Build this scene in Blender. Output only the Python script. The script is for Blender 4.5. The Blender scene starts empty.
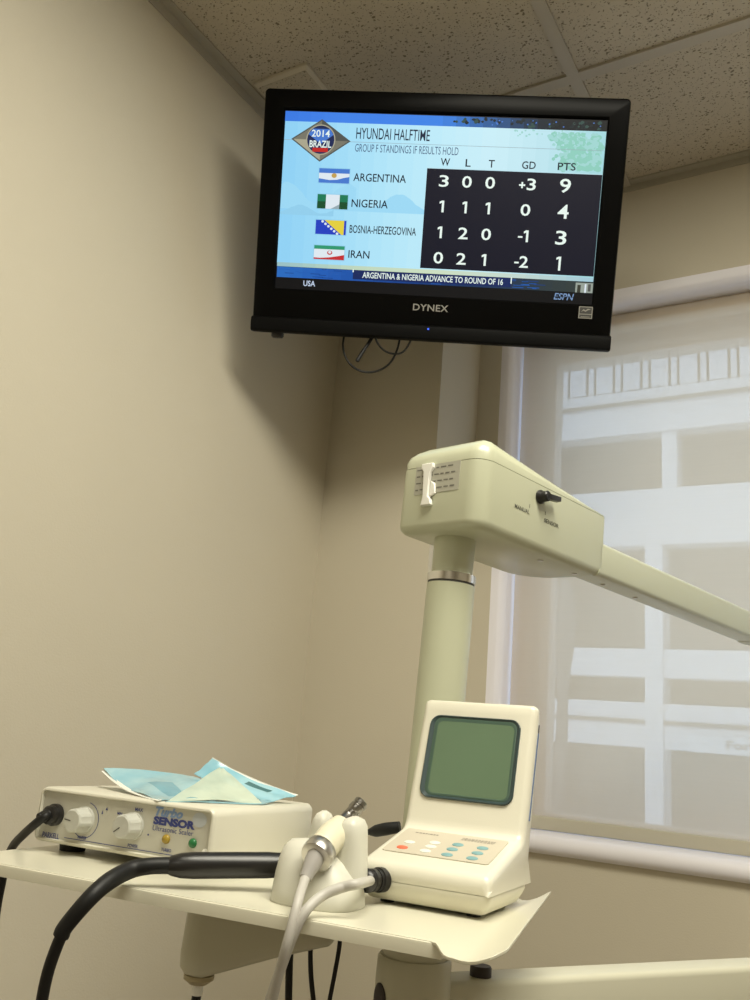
import bpy, math, random
from mathutils import Vector, Matrix
random.seed(4)
PI = math.pi
sc = bpy.context.scene
COL = sc.collection

# ------------------------------------------------------------------ camera
CAM = Vector((0.0, 0.0, 1.25))
YAW, PIT, ROLL, FPX = 0.552526091, 0.268755002, 0.0854485028, 873.925524
_cy, _sy, _cp, _sp = math.cos(YAW), math.sin(YAW), math.cos(PIT), math.sin(PIT)
FW = Vector((-_sy*_cp, _cy*_cp, _sp))
_r = Vector((_cy, _sy, 0)); _u = _r.cross(FW)
CR = math.cos(ROLL)*_r + math.sin(ROLL)*_u
CU = -math.sin(ROLL)*_r + math.cos(ROLL)*_u
cd = bpy.data.cameras.new('camera'); co = bpy.data.objects.new('camera', cd); COL.objects.link(co)
M = Matrix((CR, CU, -FW)).transposed().to_4x4(); M.translation = CAM
co.matrix_world = M
cd.sensor_fit = 'VERTICAL'; cd.sensor_height = 24.0; cd.sensor_width = 18.0
cd.lens = FPX/1000*24.0; cd.clip_start = 0.01; cd.clip_end = 200
sc.camera = co

def at(px, py, depth):
    """a point of the place seen along a sight line, at a real depth in metres"""
    return CAM + (CR*(px-375)/FPX + CU*(500-py)/FPX + FW)*depth
def on_z(px, py, z):
    d = CR*(px-375)/FPX + CU*(500-py)/FPX + FW
    return CAM + d*((z-CAM.z)/d.z)

# ------------------------------------------------------------------ mesh builder
class MB:
    def __init__(s): s.v = []; s.f = []; s.m = []; s.sm = []
    def add(s, vs, fs, m=0, smooth=True):
        o = len(s.v); s.v += [tuple(p) for p in vs]
        for f in fs: s.f.append([i+o for i in f]); s.m.append(m); s.sm.append(smooth)
    def box(s, a, b, m=0):
        (x0, y0, z0), (x1, y1, z1) = a, b
        vs = [(x0,y0,z0),(x1,y0,z0),(x1,y1,z0),(x0,y1,z0),(x0,y0,z1),(x1,y0,z1),(x1,y1,z1),(x0,y1,z1)]
        s.add(vs, [(0,3,2,1),(4,5,6,7),(0,1,5,4),(1,2,6,5),(2,3,7,6),(3,0,4,7)], m)
    def loft(s, loops, m=0, cap0=True, cap1=True, closed=True):
        n = len(loops[0]); vs = [p for l in loops for p in l]; fs = []
        for i in range(len(loops)-1):
            for j in range(n if closed else n-1):
                k = (j+1) % n
                fs.append((i*n+j, i*n+k, (i+1)*n+k, (i+1)*n+j))
        if cap0: fs.append(tuple(reversed(range(n))))
        if cap1: fs.append(tuple((len(loops)-1)*n+j for j in range(n)))
        s.add(vs, fs, m)
    def poly(s, pts, m=0): s.add(pts, [tuple(range(len(pts)))], m, False)
    def lathe(s, prof, m=0, o=(0,0,0), axis=(0,0,1), n=32, cap0=True, cap1=True):
        o = Vector(o); ax = Vector(axis).normalized()
        a = Vector((1,0,0)) if abs(ax.x) < .8 else Vector((0,1,0))
        e1 = (a - ax*a.dot(ax)).normalized(); e2 = ax.cross(e1)
        loops = [[o + ax*z + (e1*math.cos(2*PI*i/n) + e2*math.sin(2*PI*i/n))*max(r, 1e-5) for i in range(n)] for r, z in prof]
        s.loft(loops, m, cap0, cap1)
    def tube(s, pts, r, m=0, n=12, sub=8, cap=True):
        P = [Vector(p) for p in pts]; Q = []; R = []
        rr = r if isinstance(r, (list, tuple)) else [r]*len(P)
        E = [P[0]*2-P[1]] + P + [P[-1]*2-P[-2]]
        for i in range(len(P)-1):
            a, b, c, d = E[i:i+4]
            for k in range(sub):
                t = k/sub
                Q.append(.5*((2*b)+(c-a)*t+(2*a-5*b+4*c-d)*t*t+(3*b-a-3*c+d)*t**3)); R.append(rr[i]*(1-t)+rr[i+1]*t)
        Q.append(P[-1]); R.append(rr[-1])
        T = [(Q[min(i+1, len(Q)-1)]-Q[max(i-1, 0)]).normalized() for i in range(len(Q))]
        nrm = T[0].orthogonal().normalized(); loops = []
        for q, t, rad in zip(Q, T, R):
            nrm = (nrm - t*nrm.dot(t)).normalized(); b = t.cross(nrm)
            loops.append([q + (nrm*math.cos(2*PI*i/n)+b*math.sin(2*PI*i/n))*rad for i in range(n)])
        s.loft(loops, m, cap, cap)
    def rbox(s, a, b, r=.005, e=.002, m=0, n=5, es=3):
        """box with rounded vertical corners (r) and rounded top and bottom edges (e)"""
        (x0, y0, z0), (x1, y1, z1) = a, b; cx, cy = (x0+x1)/2, (y0+y1)/2; w, d = x1-x0, y1-y0
        prof = []
        for i in range(es+1):
            t = PI/2*i/es; prof.append((e*(1-math.sin(t)), z0+e*(1-math.cos(t))))
        for i in range(es+1):
            t = PI/2*i/es; prof.append((e*(1-math.cos(t)), z1-e*(1-math.sin(t))))
        s.loft([[(cx+p[0], cy+p[1], z) for p in rrect(w-2*q, d-2*q, max(r-q, .0003), n)] for q, z in prof], m)
    def text(s, body, rect, fr, m=0, bold=0.0, shear=0.0, space=1.0):
        """lettering fitted to rect (u0,v0,u1,v1); fr(u,v) gives the point"""
        c = bpy.data.curves.new('t', 'FONT'); c.body = body; c.offset = bold; c.shear = shear
        c.space_character = space; c.resolution_u = 3
        o = bpy.data.objects.new('t', c); COL.objects.link(o)
        bpy.context.view_layer.update()
        me = bpy.data.meshes.new_from_object(o.evaluated_get(bpy.context.evaluated_depsgraph_get()))
        xs = [v.co.x for v in me.vertices]; ys = [v.co.y for v in me.vertices]
        x0, x1, y0, y1 = min(xs), max(xs), min(ys), max(ys)
        u0, v0, u1, v1 = rect
        vs = [fr(u0+(v.co.x-x0)/(x1-x0)*(u1-u0), v0+(v.co.y-y0)/(y1-y0)*(v1-v0)) for v in me.vertices]
        s.add(vs, [tuple(p.vertices) for p in me.polygons], m, False)
        bpy.data.objects.remove(o); bpy.data.curves.remove(c); bpy.data.meshes.remove(me)
    def build(s, name, mats, parent=None, bevel=0, angle=40, seg=3):
        me = bpy.data.meshes.new(name); me.from_pydata(s.v, [], s.f)
        for m in (mats if isinstance(mats, (list, tuple)) else [mats]): me.materials.append(m)
        me.polygons.foreach_set('material_index', s.m); me.polygons.foreach_set('use_smooth', s.sm)
        me.update(); me.validate()
        import bmesh
        b = bmesh.new(); b.from_mesh(me); bmesh.ops.remove_doubles(b, verts=b.verts, dist=1e-6)
        bmesh.ops.recalc_face_normals(b, faces=[f for f in b.faces if f.smooth]); b.to_mesh(me); b.free()
        me.set_sharp_from_angle(angle=math.radians(angle))
        o = bpy.data.objects.new(name, me); COL.objects.link(o)
        if parent: o.parent = parent
        if bevel:
            bv = o.modifiers.new('bevel', 'BEVEL'); bv.width = bevel; bv.segments = seg
            bv.limit_method = 'ANGLE'; bv.angle_limit = math.radians(50); bv.harden_normals = False
        return o

def rrect(w, h, r, n=5):
    r = min(r, w/2-1e-5, h/2-1e-5); pts = []
    for cx, cy, a0 in ((w/2-r, h/2-r, 0), (-w/2+r, h/2-r, PI/2), (-w/2+r, -h/2+r, PI), (w/2-r, -h/2+r, 1.5*PI)):
        for i in range(n+1):
            a = a0+PI/2*i/n; pts.append((cx+r*math.cos(a), cy+r*math.sin(a)))
    return pts
def ell(cx, cy, rx, ry, n=24): return [(cx+rx*math.cos(2*PI*i/n), cy+ry*math.sin(2*PI*i/n)) for i in range(n)]

def tag(o, label, cat, group=None):
    o['label'] = label; o['category'] = cat
    if group: o['group'] = group
    return o
def empty(name, loc, X=None, Y=None, Z=None, rz=0.0):
    o = bpy.data.objects.new(name, None); COL.objects.link(o); o.empty_display_size = .05
    if X is not None:
        m = Matrix((X, Y, Z)).transposed(); o.rotation_euler = m.to_euler()
    else: o.rotation_euler = (0, 0, rz)
    o.location = loc
    return o
def struct(o): o['kind'] = 'structure'; return o

# ------------------------------------------------------------------ materials
def mat(name, col, rough=.5, metal=0.0, bump=0.0, scale=200.0, vary=0.0, coat=0.0, spec=.5, emit=None, es=1.0, vs=6.0):
    m = bpy.data.materials.new(name); m.use_nodes = True
    nt = m.node_tree; b = nt.nodes['Principled BSDF']
    b.inputs['Base Color'].default_value = (*col, 1); b.inputs['Roughness'].default_value = rough
    b.inputs['Metallic'].default_value = metal; b.inputs['Specular IOR Level'].default_value = spec
    b.inputs['Coat Weight'].default_value = coat; b.inputs['Coat Roughness'].default_value = .1
    tc = nt.nodes.new('ShaderNodeTexCoord')
    if emit:
        b.inputs['Emission Color'].default_value = (*emit, 1); b.inputs['Emission Strength'].default_value = es
    if vary:
        nz = nt.nodes.new('ShaderNodeTexNoise'); nz.inputs['Scale'].default_value = vs; nz.inputs['Detail'].default_value = 3
        rp = nt.nodes.new('ShaderNodeValToRGB')
        rp.color_ramp.elements[0].position = .3; rp.color_ramp.elements[1].position = .7
        rp.color_ramp.elements[0].color = (*[c*(1-vary) for c in col], 1); rp.color_ramp.elements[1].color = (*[min(1, c*(1+vary)) for c in col], 1)
        nt.links.new(tc.outputs['Object'], nz.inputs['Vector']); nt.links.new(nz.outputs['Fac'], rp.inputs['Fac'])
        nt.links.new(rp.outputs['Color'], b.inputs['Base Color'])
    if bump:
        n2 = nt.nodes.new('ShaderNodeTexNoise'); n2.inputs['Scale'].default_value = scale; n2.inputs['Detail'].default_value = 2
        bp = nt.nodes.new('ShaderNodeBump'); bp.inputs['Strength'].default_value = bump; bp.inputs['Distance'].default_value = .001
        nt.links.new(tc.outputs['Object'], n2.inputs['Vector']); nt.links.new(n2.outputs['Fac'], bp.inputs['Height'])
        nt.links.new(bp.outputs['Normal'], b.inputs['Normal'])
    return m
def emi(name, col, k=1.0):
    """lit pixels of the television picture"""
    m = bpy.data.materials.new(name); m.use_nodes = True; b = m.node_tree.nodes['Principled BSDF']
    b.inputs['Base Color'].default_value = (.005, .005, .006, 1); b.inputs['Roughness'].default_value = .35
    b.inputs['Specular IOR Level'].default_value = .2
    b.inputs['Emission Color'].default_value = (*[((c/255)/12.92 if c/255 < .04045 else ((c/255+.055)/1.055)**2.4) for c in col], 1)
    b.inputs['Emission Strength'].default_value = k
    return m

M_wall = mat('wall_paint', (.60, .55, .44), .75, bump=.25, scale=350, vary=.015, vs=3)
M_reveal = mat('window_reveal_paint', (.86, .84, .90), .45)
M_floor = mat('vinyl_floor', (.24, .20, .16), .5, vary=.08, vs=20)
M_grid = mat('ceiling_grid_metal', (.50, .46, .39), .55)
M_angle = mat('wall_angle_metal', (.44, .41, .34), .6)
M_ivory = mat('ivory_plastic', (.72, .695, .585), .32, bump=.08, scale=900, coat=.15)
M_ivory2 = mat('ivory_base_plastic', (.67, .645, .53), .38)
M_scal = mat('scaler_plastic', (.68, .655, .55), .36, bump=.06, scale=900)
M_panel = mat('scaler_panel', (.54, .525, .45), .4)
M_tray = mat('tray_enamel', (.72, .695, .565), .28, coat=.2)
M_pole = mat('pale_green_enamel', (.53, .545, .40), .30, coat=.25)
M_under = mat('underside_enamel', (.42, .42, .32), .42)
M_armb = mat('cream_arm_enamel', (.57, .555, .44), .38)
M_black = mat('black_rubber', (.010, .010, .010), .48, spec=.3)
M_blackp = mat('black_plastic', (.012, .011, .011), .33)
M_tvb = mat('tv_gloss_black', (.003, .003, .003), .25, spec=.06)
M_tvs = mat('tv_matt_black', (.004, .004, .004), .5, spec=.07)
M_chrome = mat('chrome', (.75, .74, .72), .18, metal=1)
M_steel = mat('brushed_steel', (.62, .60, .57), .32, metal=1)
M_grey = mat('grey_hose', (.50, .48, .44), .45)
M_greyd = mat('grey_boot', (.40, .38, .36), .45)
M_stand = mat('stand_plastic', (.64, .63, .55), .4)
M_white = mat('white_plastic', (.85, .84, .78), .35)
M_label = mat('grey_label', (.42, .41, .34), .5)
M_ink = mat('dark_ink', (.06, .055, .05), .6)
M_blueink = mat('blue_ink', (.04, .055, .22), .55)
M_blueink2 = mat('light_blue_ink', (.20, .30, .52), .55)
M_bezel = mat('lcd_bezel', (.030, .055, .058), .3)
M_lcd = mat('lcd_green', (.125, .19, .12), .22, vary=.05, vs=12, coat=.6)
M_kpad = mat('keypad_tan', (.55, .50, .40), .5)
M_red = mat('button_red', (.80, .16, .08), .5)
M_teal = mat('button_teal', (.20, .37, .39), .5)
M_btnw = mat('button_white', (.74, .75, .68), .5)
M_sideblue = mat('side_label_blue', (.12, .19, .36), .5)
M_knob = mat('knob_grey', (.52, .52, .47), .4)
M_ledy = mat('lamp_yellow', (.35, .24, .03), .25)
M_ledg = mat('lamp_green', (.02, .16, .05), .25)
M_brown = mat('brown_rubber', (.035, .025, .025), .5)
M_hbody = mat('handpiece_cream', (.72, .68, .52), .35)
M_valve = mat('amber_valve', (.42, .36, .22), .4)
M_pblue = None

def tile_mat():
    m = bpy.data.materials.new('ceiling_tile'); m.use_nodes = True; nt = m.node_tree; b = nt.nodes['Principled BSDF']
    b.inputs['Roughness'].default_value = .9; b.inputs['Specular IOR Level'].default_value = .1
    tc = nt.nodes.new('ShaderNodeTexCoord'); mp = nt.nodes.new('ShaderNodeMapping'); mp.inputs['Scale'].default_value = (1, 1.35, 1)
    nt.links.new(tc.outputs['Object'], mp.inputs['Vector'])
    wn = nt.nodes.new('ShaderNodeTexNoise'); wn.inputs['Scale'].default_value = 70
    ad = nt.nodes.new('ShaderNodeMixRGB'); ad.blend_type = 'ADD'; ad.inputs['Fac'].default_value = .012
    nt.links.new(mp.outputs['Vector'], wn.inputs['Vector']); nt.links.new(mp.outputs['Vector'], ad.inputs['Color1']); nt.links.new(wn.outputs['Color'], ad.inputs['Color2'])
    def spots(scale, lo, hi, keep):
        v = nt.nodes.new('ShaderNodeTexVoronoi'); v.inputs['Scale'].default_value = scale; v.inputs['Randomness'].default_value = 1
        nt.links.new(ad.outputs['Color'], v.inputs['Vector'])
        sp = nt.nodes.new('ShaderNodeSeparateColor'); nt.links.new(v.outputs['Color'], sp.inputs['Color'])
        mu = nt.nodes.new('ShaderNodeMath'); mu.operation = 'MULTIPLY_ADD'; mu.inputs[1].default_value = keep; mu.inputs[2].default_value = lo-keep*.5
        nt.links.new(sp.outputs['Red'], mu.inputs[0])
        su = nt.nodes.new('ShaderNodeMath'); su.operation = 'SUBTRACT'; nt.links.new(v.outputs['Distance'], su.inputs[0]); nt.links.new(mu.outputs[0], su.inputs[1])
        mr = nt.nodes.new('ShaderNodeMapRange'); mr.inputs['From Min'].default_value = 0; mr.inputs['From Max'].default_value = hi
        nt.links.new(su.outputs[0], mr.inputs['Value']); return mr.outputs['Result']
    a = spots(110, .06, .14, .42); c = spots(230, .08, .16, .40)
    mi = nt.nodes.new('ShaderNodeMath'); mi.operation = 'MINIMUM'; nt.links.new(a, mi.inputs[0]); nt.links.new(c, mi.inputs[1])
    rp = nt.nodes.new('ShaderNodeValToRGB'); rp.color_ramp.elements[0].color = (.23, .20, .15, 1); rp.color_ramp.elements[1].color = (.57, .515, .42, 1)
    nt.links.new(mi.outputs[0], rp.inputs['Fac']); nt.links.new(rp.outputs['Color'], b.inputs['Base Color'])
    bp = nt.nodes.new('ShaderNodeBump'); bp.inputs['Strength'].default_value = .5; bp.inputs['Distance'].default_value = .002
    nt.links.new(mi.outputs[0], bp.inputs['Height']); nt.links.new(bp.outputs['Normal'], b.inputs['Normal'])
    return m
M_tile = tile_mat()

def blind_mat():
    """open-weave sunscreen fabric: part see-through, part scattering, fine woven grid"""
    m = bpy.data.materials.new('screen_fabric'); m.use_nodes = True; nt = m.node_tree; nt.nodes.clear()
    out = nt.nodes.new('ShaderNodeOutputMaterial'); tr = nt.nodes.new('ShaderNodeBsdfTransparent'); tr.inputs['Color'].default_value = (1, .99, 1, 1)
    df = nt.nodes.new('ShaderNodeBsdfDiffuse'); tl = nt.nodes.new('ShaderNodeBsdfTranslucent')
    df.inputs['Color'].default_value = (.74, .67, .58, 1); tl.inputs['Color'].default_value = (.80, .645, .465, 1)
    m1 = nt.nodes.new('ShaderNodeMixShader'); m1.inputs['Fac'].default_value = .5
    nt.links.new(df.outputs[0], m1.inputs[1]); nt.links.new(tl.outputs[0], m1.inputs[2])
    tc = nt.nodes.new('ShaderNodeTexCoord')
    w1 = nt.nodes.new('ShaderNodeTexNoise'); w1.inputs['Scale'].default_value = 1; w1.inputs['Detail'].default_value = 2
    mp = nt.nodes.new('ShaderNodeMapping'); mp.inputs['Scale'].default_value = (6, 6, 260)
    nt.links.new(tc.outputs['Object'], mp.inputs['Vector']); nt.links.new(mp.outputs['Vector'], w1.inputs['Vector'])
    mr = nt.nodes.new('ShaderNodeMapRange'); mr.inputs['To Min'].default_value = .83; mr.inputs['To Max'].default_value = .87
    nt.links.new(w1.outputs['Fac'], mr.inputs['Value'])
    m2 = nt.nodes.new('ShaderNodeMixShader'); nt.links.new(mr.outputs['Result'], m2.inputs['Fac'])
    nt.links.new(tr.outputs[0], m2.inputs[1]); nt.links.new(m1.outputs[0], m2.inputs[2]); nt.links.new(m2.outputs[0], out.inputs[0])
    return m
M_blind = blind_mat()
M_hem = mat('blind_hem', (.50, .47, .38), .6)
M_frame = mat('window_frame_almond', (.66, .60, .53), .5)
M_glass = bpy.data.materials.new('window_glass'); M_glass.use_nodes = True
_nt = M_glass.node_tree; _nt.nodes.clear(); _o = _nt.nodes.new('ShaderNodeOutputMaterial'); _t = _nt.nodes.new('ShaderNodeBsdfTransparent'); _g = _nt.nodes.new('ShaderNodeBsdfGlossy')
_t.inputs['Color'].default_value = (.95, .97, .97, 1); _g.inputs['Roughness'].default_value = .02; _mx = _nt.nodes.new('ShaderNodeMixShader'); _mx.inputs['Fac'].default_value = .06
_nt.links.new(_t.outputs[0], _mx.inputs[1]); _nt.links.new(_g.outputs[0], _mx.inputs[2]); _nt.links.new(_mx.outputs[0], _o.inputs[0])

# ------------------------------------------------------------------ room shell
XL, XR, YB, YF, ZC = -1.113, 2.3, 1.777, -2.2, 2.55
b = MB(); b.box((XL-.1, YF-.1, -.1), (XR+.1, YB+.25, 0)); struct(b.build('floor', M_floor))
b = MB(); b.box((XL-.1, YF-.1, ZC), (XR+.1, YB+.25, ZC+.1)); struct(b.build('ceiling', M_tile))
b = MB(); b.box((XL-.1, YF-.1, 0), (XL, YB+.25, ZC)); struct(b.build('wall_left', M_wall))
b = MB(); b.box((XR, YF-.1, 0), (XR+.1, YB+.25, ZC)); struct(b.build('wall_right', M_wall))
b = MB(); b.box((XL, YF-.1, 0), (XR, YF, ZC)); struct(b.build('wall_rear', M_wall))
# back wall with the window opening; the drywall turns into the opening on a rounded bead
WX0, WX1, WZ0, WZ1, RB = -.747, .80, 1.085, 2.254, .028
ox0, ox1, oz0, oz1 = WX0-RB, WX1+RB, WZ0, WZ1+RB
b = MB(); YO = YB+.25
b.box((XL, 1.580, 0), (-.8310, YB+.01, ZC)); b.box((XL, YB, 0), (ox0, YO, ZC)); b.box((ox1, YB, 0), (XR, YO, ZC)); b.box((ox0, YB, oz1), (ox1, YO, ZC)); b.box((ox0, YB, 0), (ox1, YO, oz0))
struct(b.build('wall_back', M_wall))
b = MB()
def bead(q, y):   # three sided liner of the opening: left, top, right
    x0, x1, z1 = ox0+q, ox1-q, oz1-q
    return [(x0, y, WZ0), (x0, y, z1), (x1, y, z1), (x1, y, WZ0)]
loops = []
for i in range(9):
    t = PI/2*i/8; loops.append(bead(RB*(1-math.cos(t)), YB+RB*(1-math.sin(t))) if False else bead(RB*math.sin(t), YB+RB*(1-math.cos(t))))
loops.append(bead(RB, YO))
b.loft(loops, 0, False, False, closed=False)
struct(b.build('trim_1', M_reveal))
# sill with a rounded nose
b = MB(); prof = [(YO, 1.068), (YB-.003, 1.064)] + [(YB-.003-.018*math.sin(PI*i/10), 1.082-.018*math.cos(PI*i/10)) for i in range(1, 10)] + [(YB-.003, 1.100), (YB+.02, 1.1025), (YO, 1.103)]
b.loft([[(x, y, z) for y, z in prof] for x in (ox0-.01, ox1+.01)]); struct(b.build('trim_2', M_reveal))
# window frame and glass behind the blind
b = MB(); gy = 1.915
gx0, gx1, gz0, gz1 = -.680, .70, 1.134, 2.176
def fr4(x0, x1, z0, z1, x2, x3, z2, z3, y0, y1):
    b.box((x0, y0, z0), (x2, y1, z1)); b.box((x3, y0, z0), (x1, y1, z1)); b.box((x2, y0, z3), (x3, y1, z1)); b.box((x2, y0, z0), (x3, y1, z2))
fr4(WX0, WX1, WZ0+.017, WZ1, -.718, .745, 1.110, 2.222, 1.892, 1.96)
fr4(-.718, .745, 1.110, 2.222, -.702, .727, 1.120, 2.203, 1.906, 1.96)
fr4(-.702, .727, 1.120, 2.203, gx0, gx1, gz0, gz1, 1.898, 1.95)
wf = struct(b.build('window_1', M_frame, bevel=.002, seg=2))
b = MB(); b.box((gx0-.01, gy+.008, gz0-.01), (gx1+.01, gy+.013, gz1+.01)); b.build('pane', M_glass, wf)

# ceiling grid and wall angles
b = MB(); w = .012
for x in (XL+.632, XL+1.242, XL+1.852, XL+2.462, XL+3.072): b.box((x-w, YF, ZC-.006), (x+w, YB, ZC))
struct(b.build('trim_3', M_grid))
b = MB()
for k in range(7):
    y = 1.395-.61*k
    if y > YF: b.box((XL, y-w, ZC-.0055), (XR, y+w, ZC))
struct(b.build('trim_4', M_grid))
b = MB()
for a0, a1 in (((XL, YF, ZC-.024), (XL+.0025, YB, ZC)), ((XL, YF, ZC-.004), (XL+.022, YB, ZC)), ((XL, YB-.0025, ZC-.020), (XR, YB, ZC)), ((XL, YB-.020, ZC-.004), (XR, YB, ZC))): b.box(a0, a1)
struct(b.build('trim_5', M_angle))

# patch plate of ceiling board beside the left wall
e = empty('ceiling_plate', (-1.015, 1.205, ZC)); tag(e, 'small square speckled board plate fixed flat to ceiling above the television', 'ceiling plate')
b = MB(); b.loft([[(p[0], p[1], z) for p in rrect(s1, s2, .003, 2)] for s1, s2, z in ((.134, .142, 0), (.134, .142, -.006), (.124, .132, -.011))]); b.build('border', mat('plate_border', (.66, .61, .51), .6), e)
b = MB(); b.loft([[(p[0], p[1], z) for p in rrect(.120, .128, .002, 2)] for z in (-.009, -.012)]); b.build('board', M_tile, e)

# ------------------------------------------------------------------ roller blind
BY = 1.835; bx0, bx1 = WX0+.005, WX1-.005
e = empty('roller_blind', (0, BY, 1.1038)); tag(e, 'beige see-through roller blind drawn down over the window', 'blind')
b = MB(); nx = 12
vs = [(bx0+(bx1-bx0)*i/nx, 0, z) for z in (.026, .5, 1.0, 1.146) for i in range(nx+1)]
b.add(vs, [(r*(nx+1)+i, r*(nx+1)+i+1, (r+1)*(nx+1)+i+1, (r+1)*(nx+1)+i) for r in range(3) for i in range(nx)]); b.build('fabric', M_blind, e)
b = MB(); b.rbox((bx0, -.004, 0), (bx1, .004, .027), .003, .003); b.build('hem_bar', M_hem, e)
b = MB(); b.lathe([(.017, 0), (.017, bx1-bx0)], 0, (bx0, .0185, 1.126), (1, 0, 0), 24); b.build('roller_tube', M_hem, e)

# ------------------------------------------------------------------ the building across the street
M_conc = mat('pale_concrete', (.74, .74, .76), .8, vary=.03, vs=.5)
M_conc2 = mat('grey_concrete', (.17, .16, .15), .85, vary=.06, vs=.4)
M_sign = mat('sign_white', (.8, .8, .8), .6)
FY = 14.0
def fz(px, py):
    d = CR*(px-375)/FPX + CU*(500-py)/FPX + FW; p = CAM + d*(FY/d.y); return p
e = empty('parking_building', (-2.0, FY, -6)); tag(e, 'pale concrete parking building with open decks seen through the blind', 'building')
def fbox(name, x0, x1, z0, z1, y0=0, y1=.35, m=None):
    q = MB(); q.box((x0+2.0, y0, z0+6), (x1+2.0, y1, z1+6)); return q.build(name, m or M_conc, e)
Z = lambda px, py: fz(px, py).z
zA = [Z(650, 388.5), Z(650, 432), Z(650, 489), Z(650, 545), Z(650, 649), Z(650, 677), Z(650, 703), Z(650, 748)]
X0, X1 = -12, 8
fbox('parapet', X0, X1, zA[1], zA[0])
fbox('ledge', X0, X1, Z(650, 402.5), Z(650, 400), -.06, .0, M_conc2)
fbox('spandrel', X0, X1, zA[3], zA[2])
fbox('spandrel', X0, X1, zA[5], zA[4])
fbox('spandrel', X0, X1, zA[7], zA[6])
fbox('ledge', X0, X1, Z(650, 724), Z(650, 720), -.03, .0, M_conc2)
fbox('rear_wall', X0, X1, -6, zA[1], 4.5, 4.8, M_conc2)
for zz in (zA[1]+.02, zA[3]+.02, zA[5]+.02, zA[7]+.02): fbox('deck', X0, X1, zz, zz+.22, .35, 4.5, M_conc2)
xa, xb = fz(661, 460).x, fz(676, 460).x
for k in range(-2, 3): fbox('pillar', xa+k*6.5, xb+k*6.5, zA[2]-.01, zA[1]+.01, .05, .5)
xa, xb = fz(645.5, 700).x, fz(663.5, 700).x
for k in range(-2, 3): fbox('pillar', xa+k*6.5, xb+k*6.5, -6, zA[3]+.01, -.04, .5)
# upper ribbed screen
q = MB(); px = 540.0
zt0, zt1 = zA[0]+.02, zA[0]+4.0
xx = fz(545, 385).x; per = fz(627, 385).x - fz(600, 385).x
for k in range(-10, 40):
    x = xx + k*per
    q.box((x+2, 0, zt0+6), (x+per*.60+2, .08, zt1+6)); q.box((x+per*.71+2, 0, zt0+6), (x+per*.90+2, .08, zt1+6))
q.build('ribbed_screen', M_conc, e)
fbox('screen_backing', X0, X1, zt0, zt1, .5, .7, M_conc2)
# sign board
sx0, sx1 = fz(690, 748).x, fz(775, 748).x; sz0, sz1 = fz(720, 754).z, fz(720, 737).z
e2 = empty('sign_board', (sx0, FY-.12, sz0)); tag(e2, 'white sign board low on the parking building facade', 'sign')
q = MB(); q.box((0, 0, 0), (sx1-sx0, .10, sz1-sz0)); q.build('panel', M_sign, e2)
q = MB(); tw = fz(752, 748).x-fz(728, 748).x; t0 = fz(728, 748).x-sx0
q.text('For', (t0, (sz1-sz0)*.3, t0+tw, (sz1-sz0)*.8), lambda u, v: (u, -.01, v), 0, .02); q.build('lettering', mat('sign_grey_ink', (.25, .23, .22), .6), e2)
# slim tapered silhouette form, wider at its top, between the window and the building
lp = at(564, 640, 6.5)
e3 = empty('tapered_form', (lp.x, lp.y, -4)); tag(e3, 'slim tan tapered form with a wider top outside the window', 'lamp post')
k = 6.5/FPX; zz = lambda py: at(566, py, 6.5).z+4
q = MB(); q.lathe([(.05, 0), (.045, zz(745)), (.040, zz(705))]); q.build('post', M_conc2, e3)
q = MB(); q.lathe([(.040, zz(706)), (.045, zz(690)), (.055, zz(668)), (.078, zz(648)), (.082, zz(615)), (.070, zz(592)), (.03, zz(578)), (.0, zz(575))]); q.build('wide_top', M_conc2, e3)

# ------------------------------------------------------------------ television
X = Vector((.8998, .4359, -.0199)); Zt = Vector((.1668, -.3015, .9388)); Nn = Vector((.4032, -.8480, -.3440))
X.normalize(); Nn = (Nn - X*Nn.dot(X)).normalized(); Yt = -Nn; Zt = X.cross(Yt)
tv = empty('television', (-.681, 1.2308, 2.1825), X, Yt, Zt); tag(tv, 'black flat television showing a football standings table, hung in the corner', 'television')
W2, H2 = .3325, .2221
b = MB()
def ring(w, h, r, y, cx=0, cz=0): return [(cx+p[0], y, cz+p[1]) for p in rrect(w, h, r, 6)]
scx, scz, sw, sh = .001, .0215, .586, .327
b.loft([ring(.655, .434, .008, .050), ring(.664, .443, .008, .046), ring(.665, .4442, .008, .006), ring(.661, .4402, .007, .001), ring(.655, .434, .005, 0),
        ring(sw+.006, sh+.006, .002, 0, scx, scz), ring(sw, sh, .002, .004, scx, scz)], 0, False, False)
b.build('bezel', M_tvb, tv)
b = MB()   # slightly proud lower lip
prof = [(-.0065, -.222), (-.0065, -.208), (-.004, -.1985), (0.0005, -.196), (.02, -.196), (.02, -.224), (.0, -.2245)]
b.loft([[(x, y, z) for y, z in prof] for x in (-.3335, .3335)]); b.build('lower_trim', M_tvs, tv, bevel=.002)
b = MB(); b.loft([ring(.655, .434, .008, .046), ring(.60, .39, .02, .066), ring(.46, .29, .02, .088), ring(.44, .27, .02, .092)], 0, True, True); b.build('back_shell', M_tvs, tv)
b = MB(); b.lathe([(.012, 0), (.012, .006), (.009, .009)], 0, (-.286, .02, -.2245), (0, 0, -1), 20); b.build('foot', M_blackp, tv)
b = MB(); b.lathe([(.0018, 0), (.0018, .001)], 0, (.002, -.0066, -.2035), (0, -1, 0), 12); b.build('power_light', emi('power_led', (70, 110, 255), 1.4), tv)
b = MB(); b.text('DYNEX', (-.0294, -.170, .0357, -.158), lambda u, v: (u, -.0006, v), 0, .01, 0, 1.05); b.build('brand_lettering', mat('silver_ink', (.32, .31, .29), .45), tv)
b = MB(); F = lambda u, v: (u, -.0005, v)
b.poly([F(*p) for p in ((.272, -.168), (.2965, -.168), (.2965, -.1465), (.272, -.1465))], 0)
F2 = lambda u, v: (u, -.0008, v)
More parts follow.
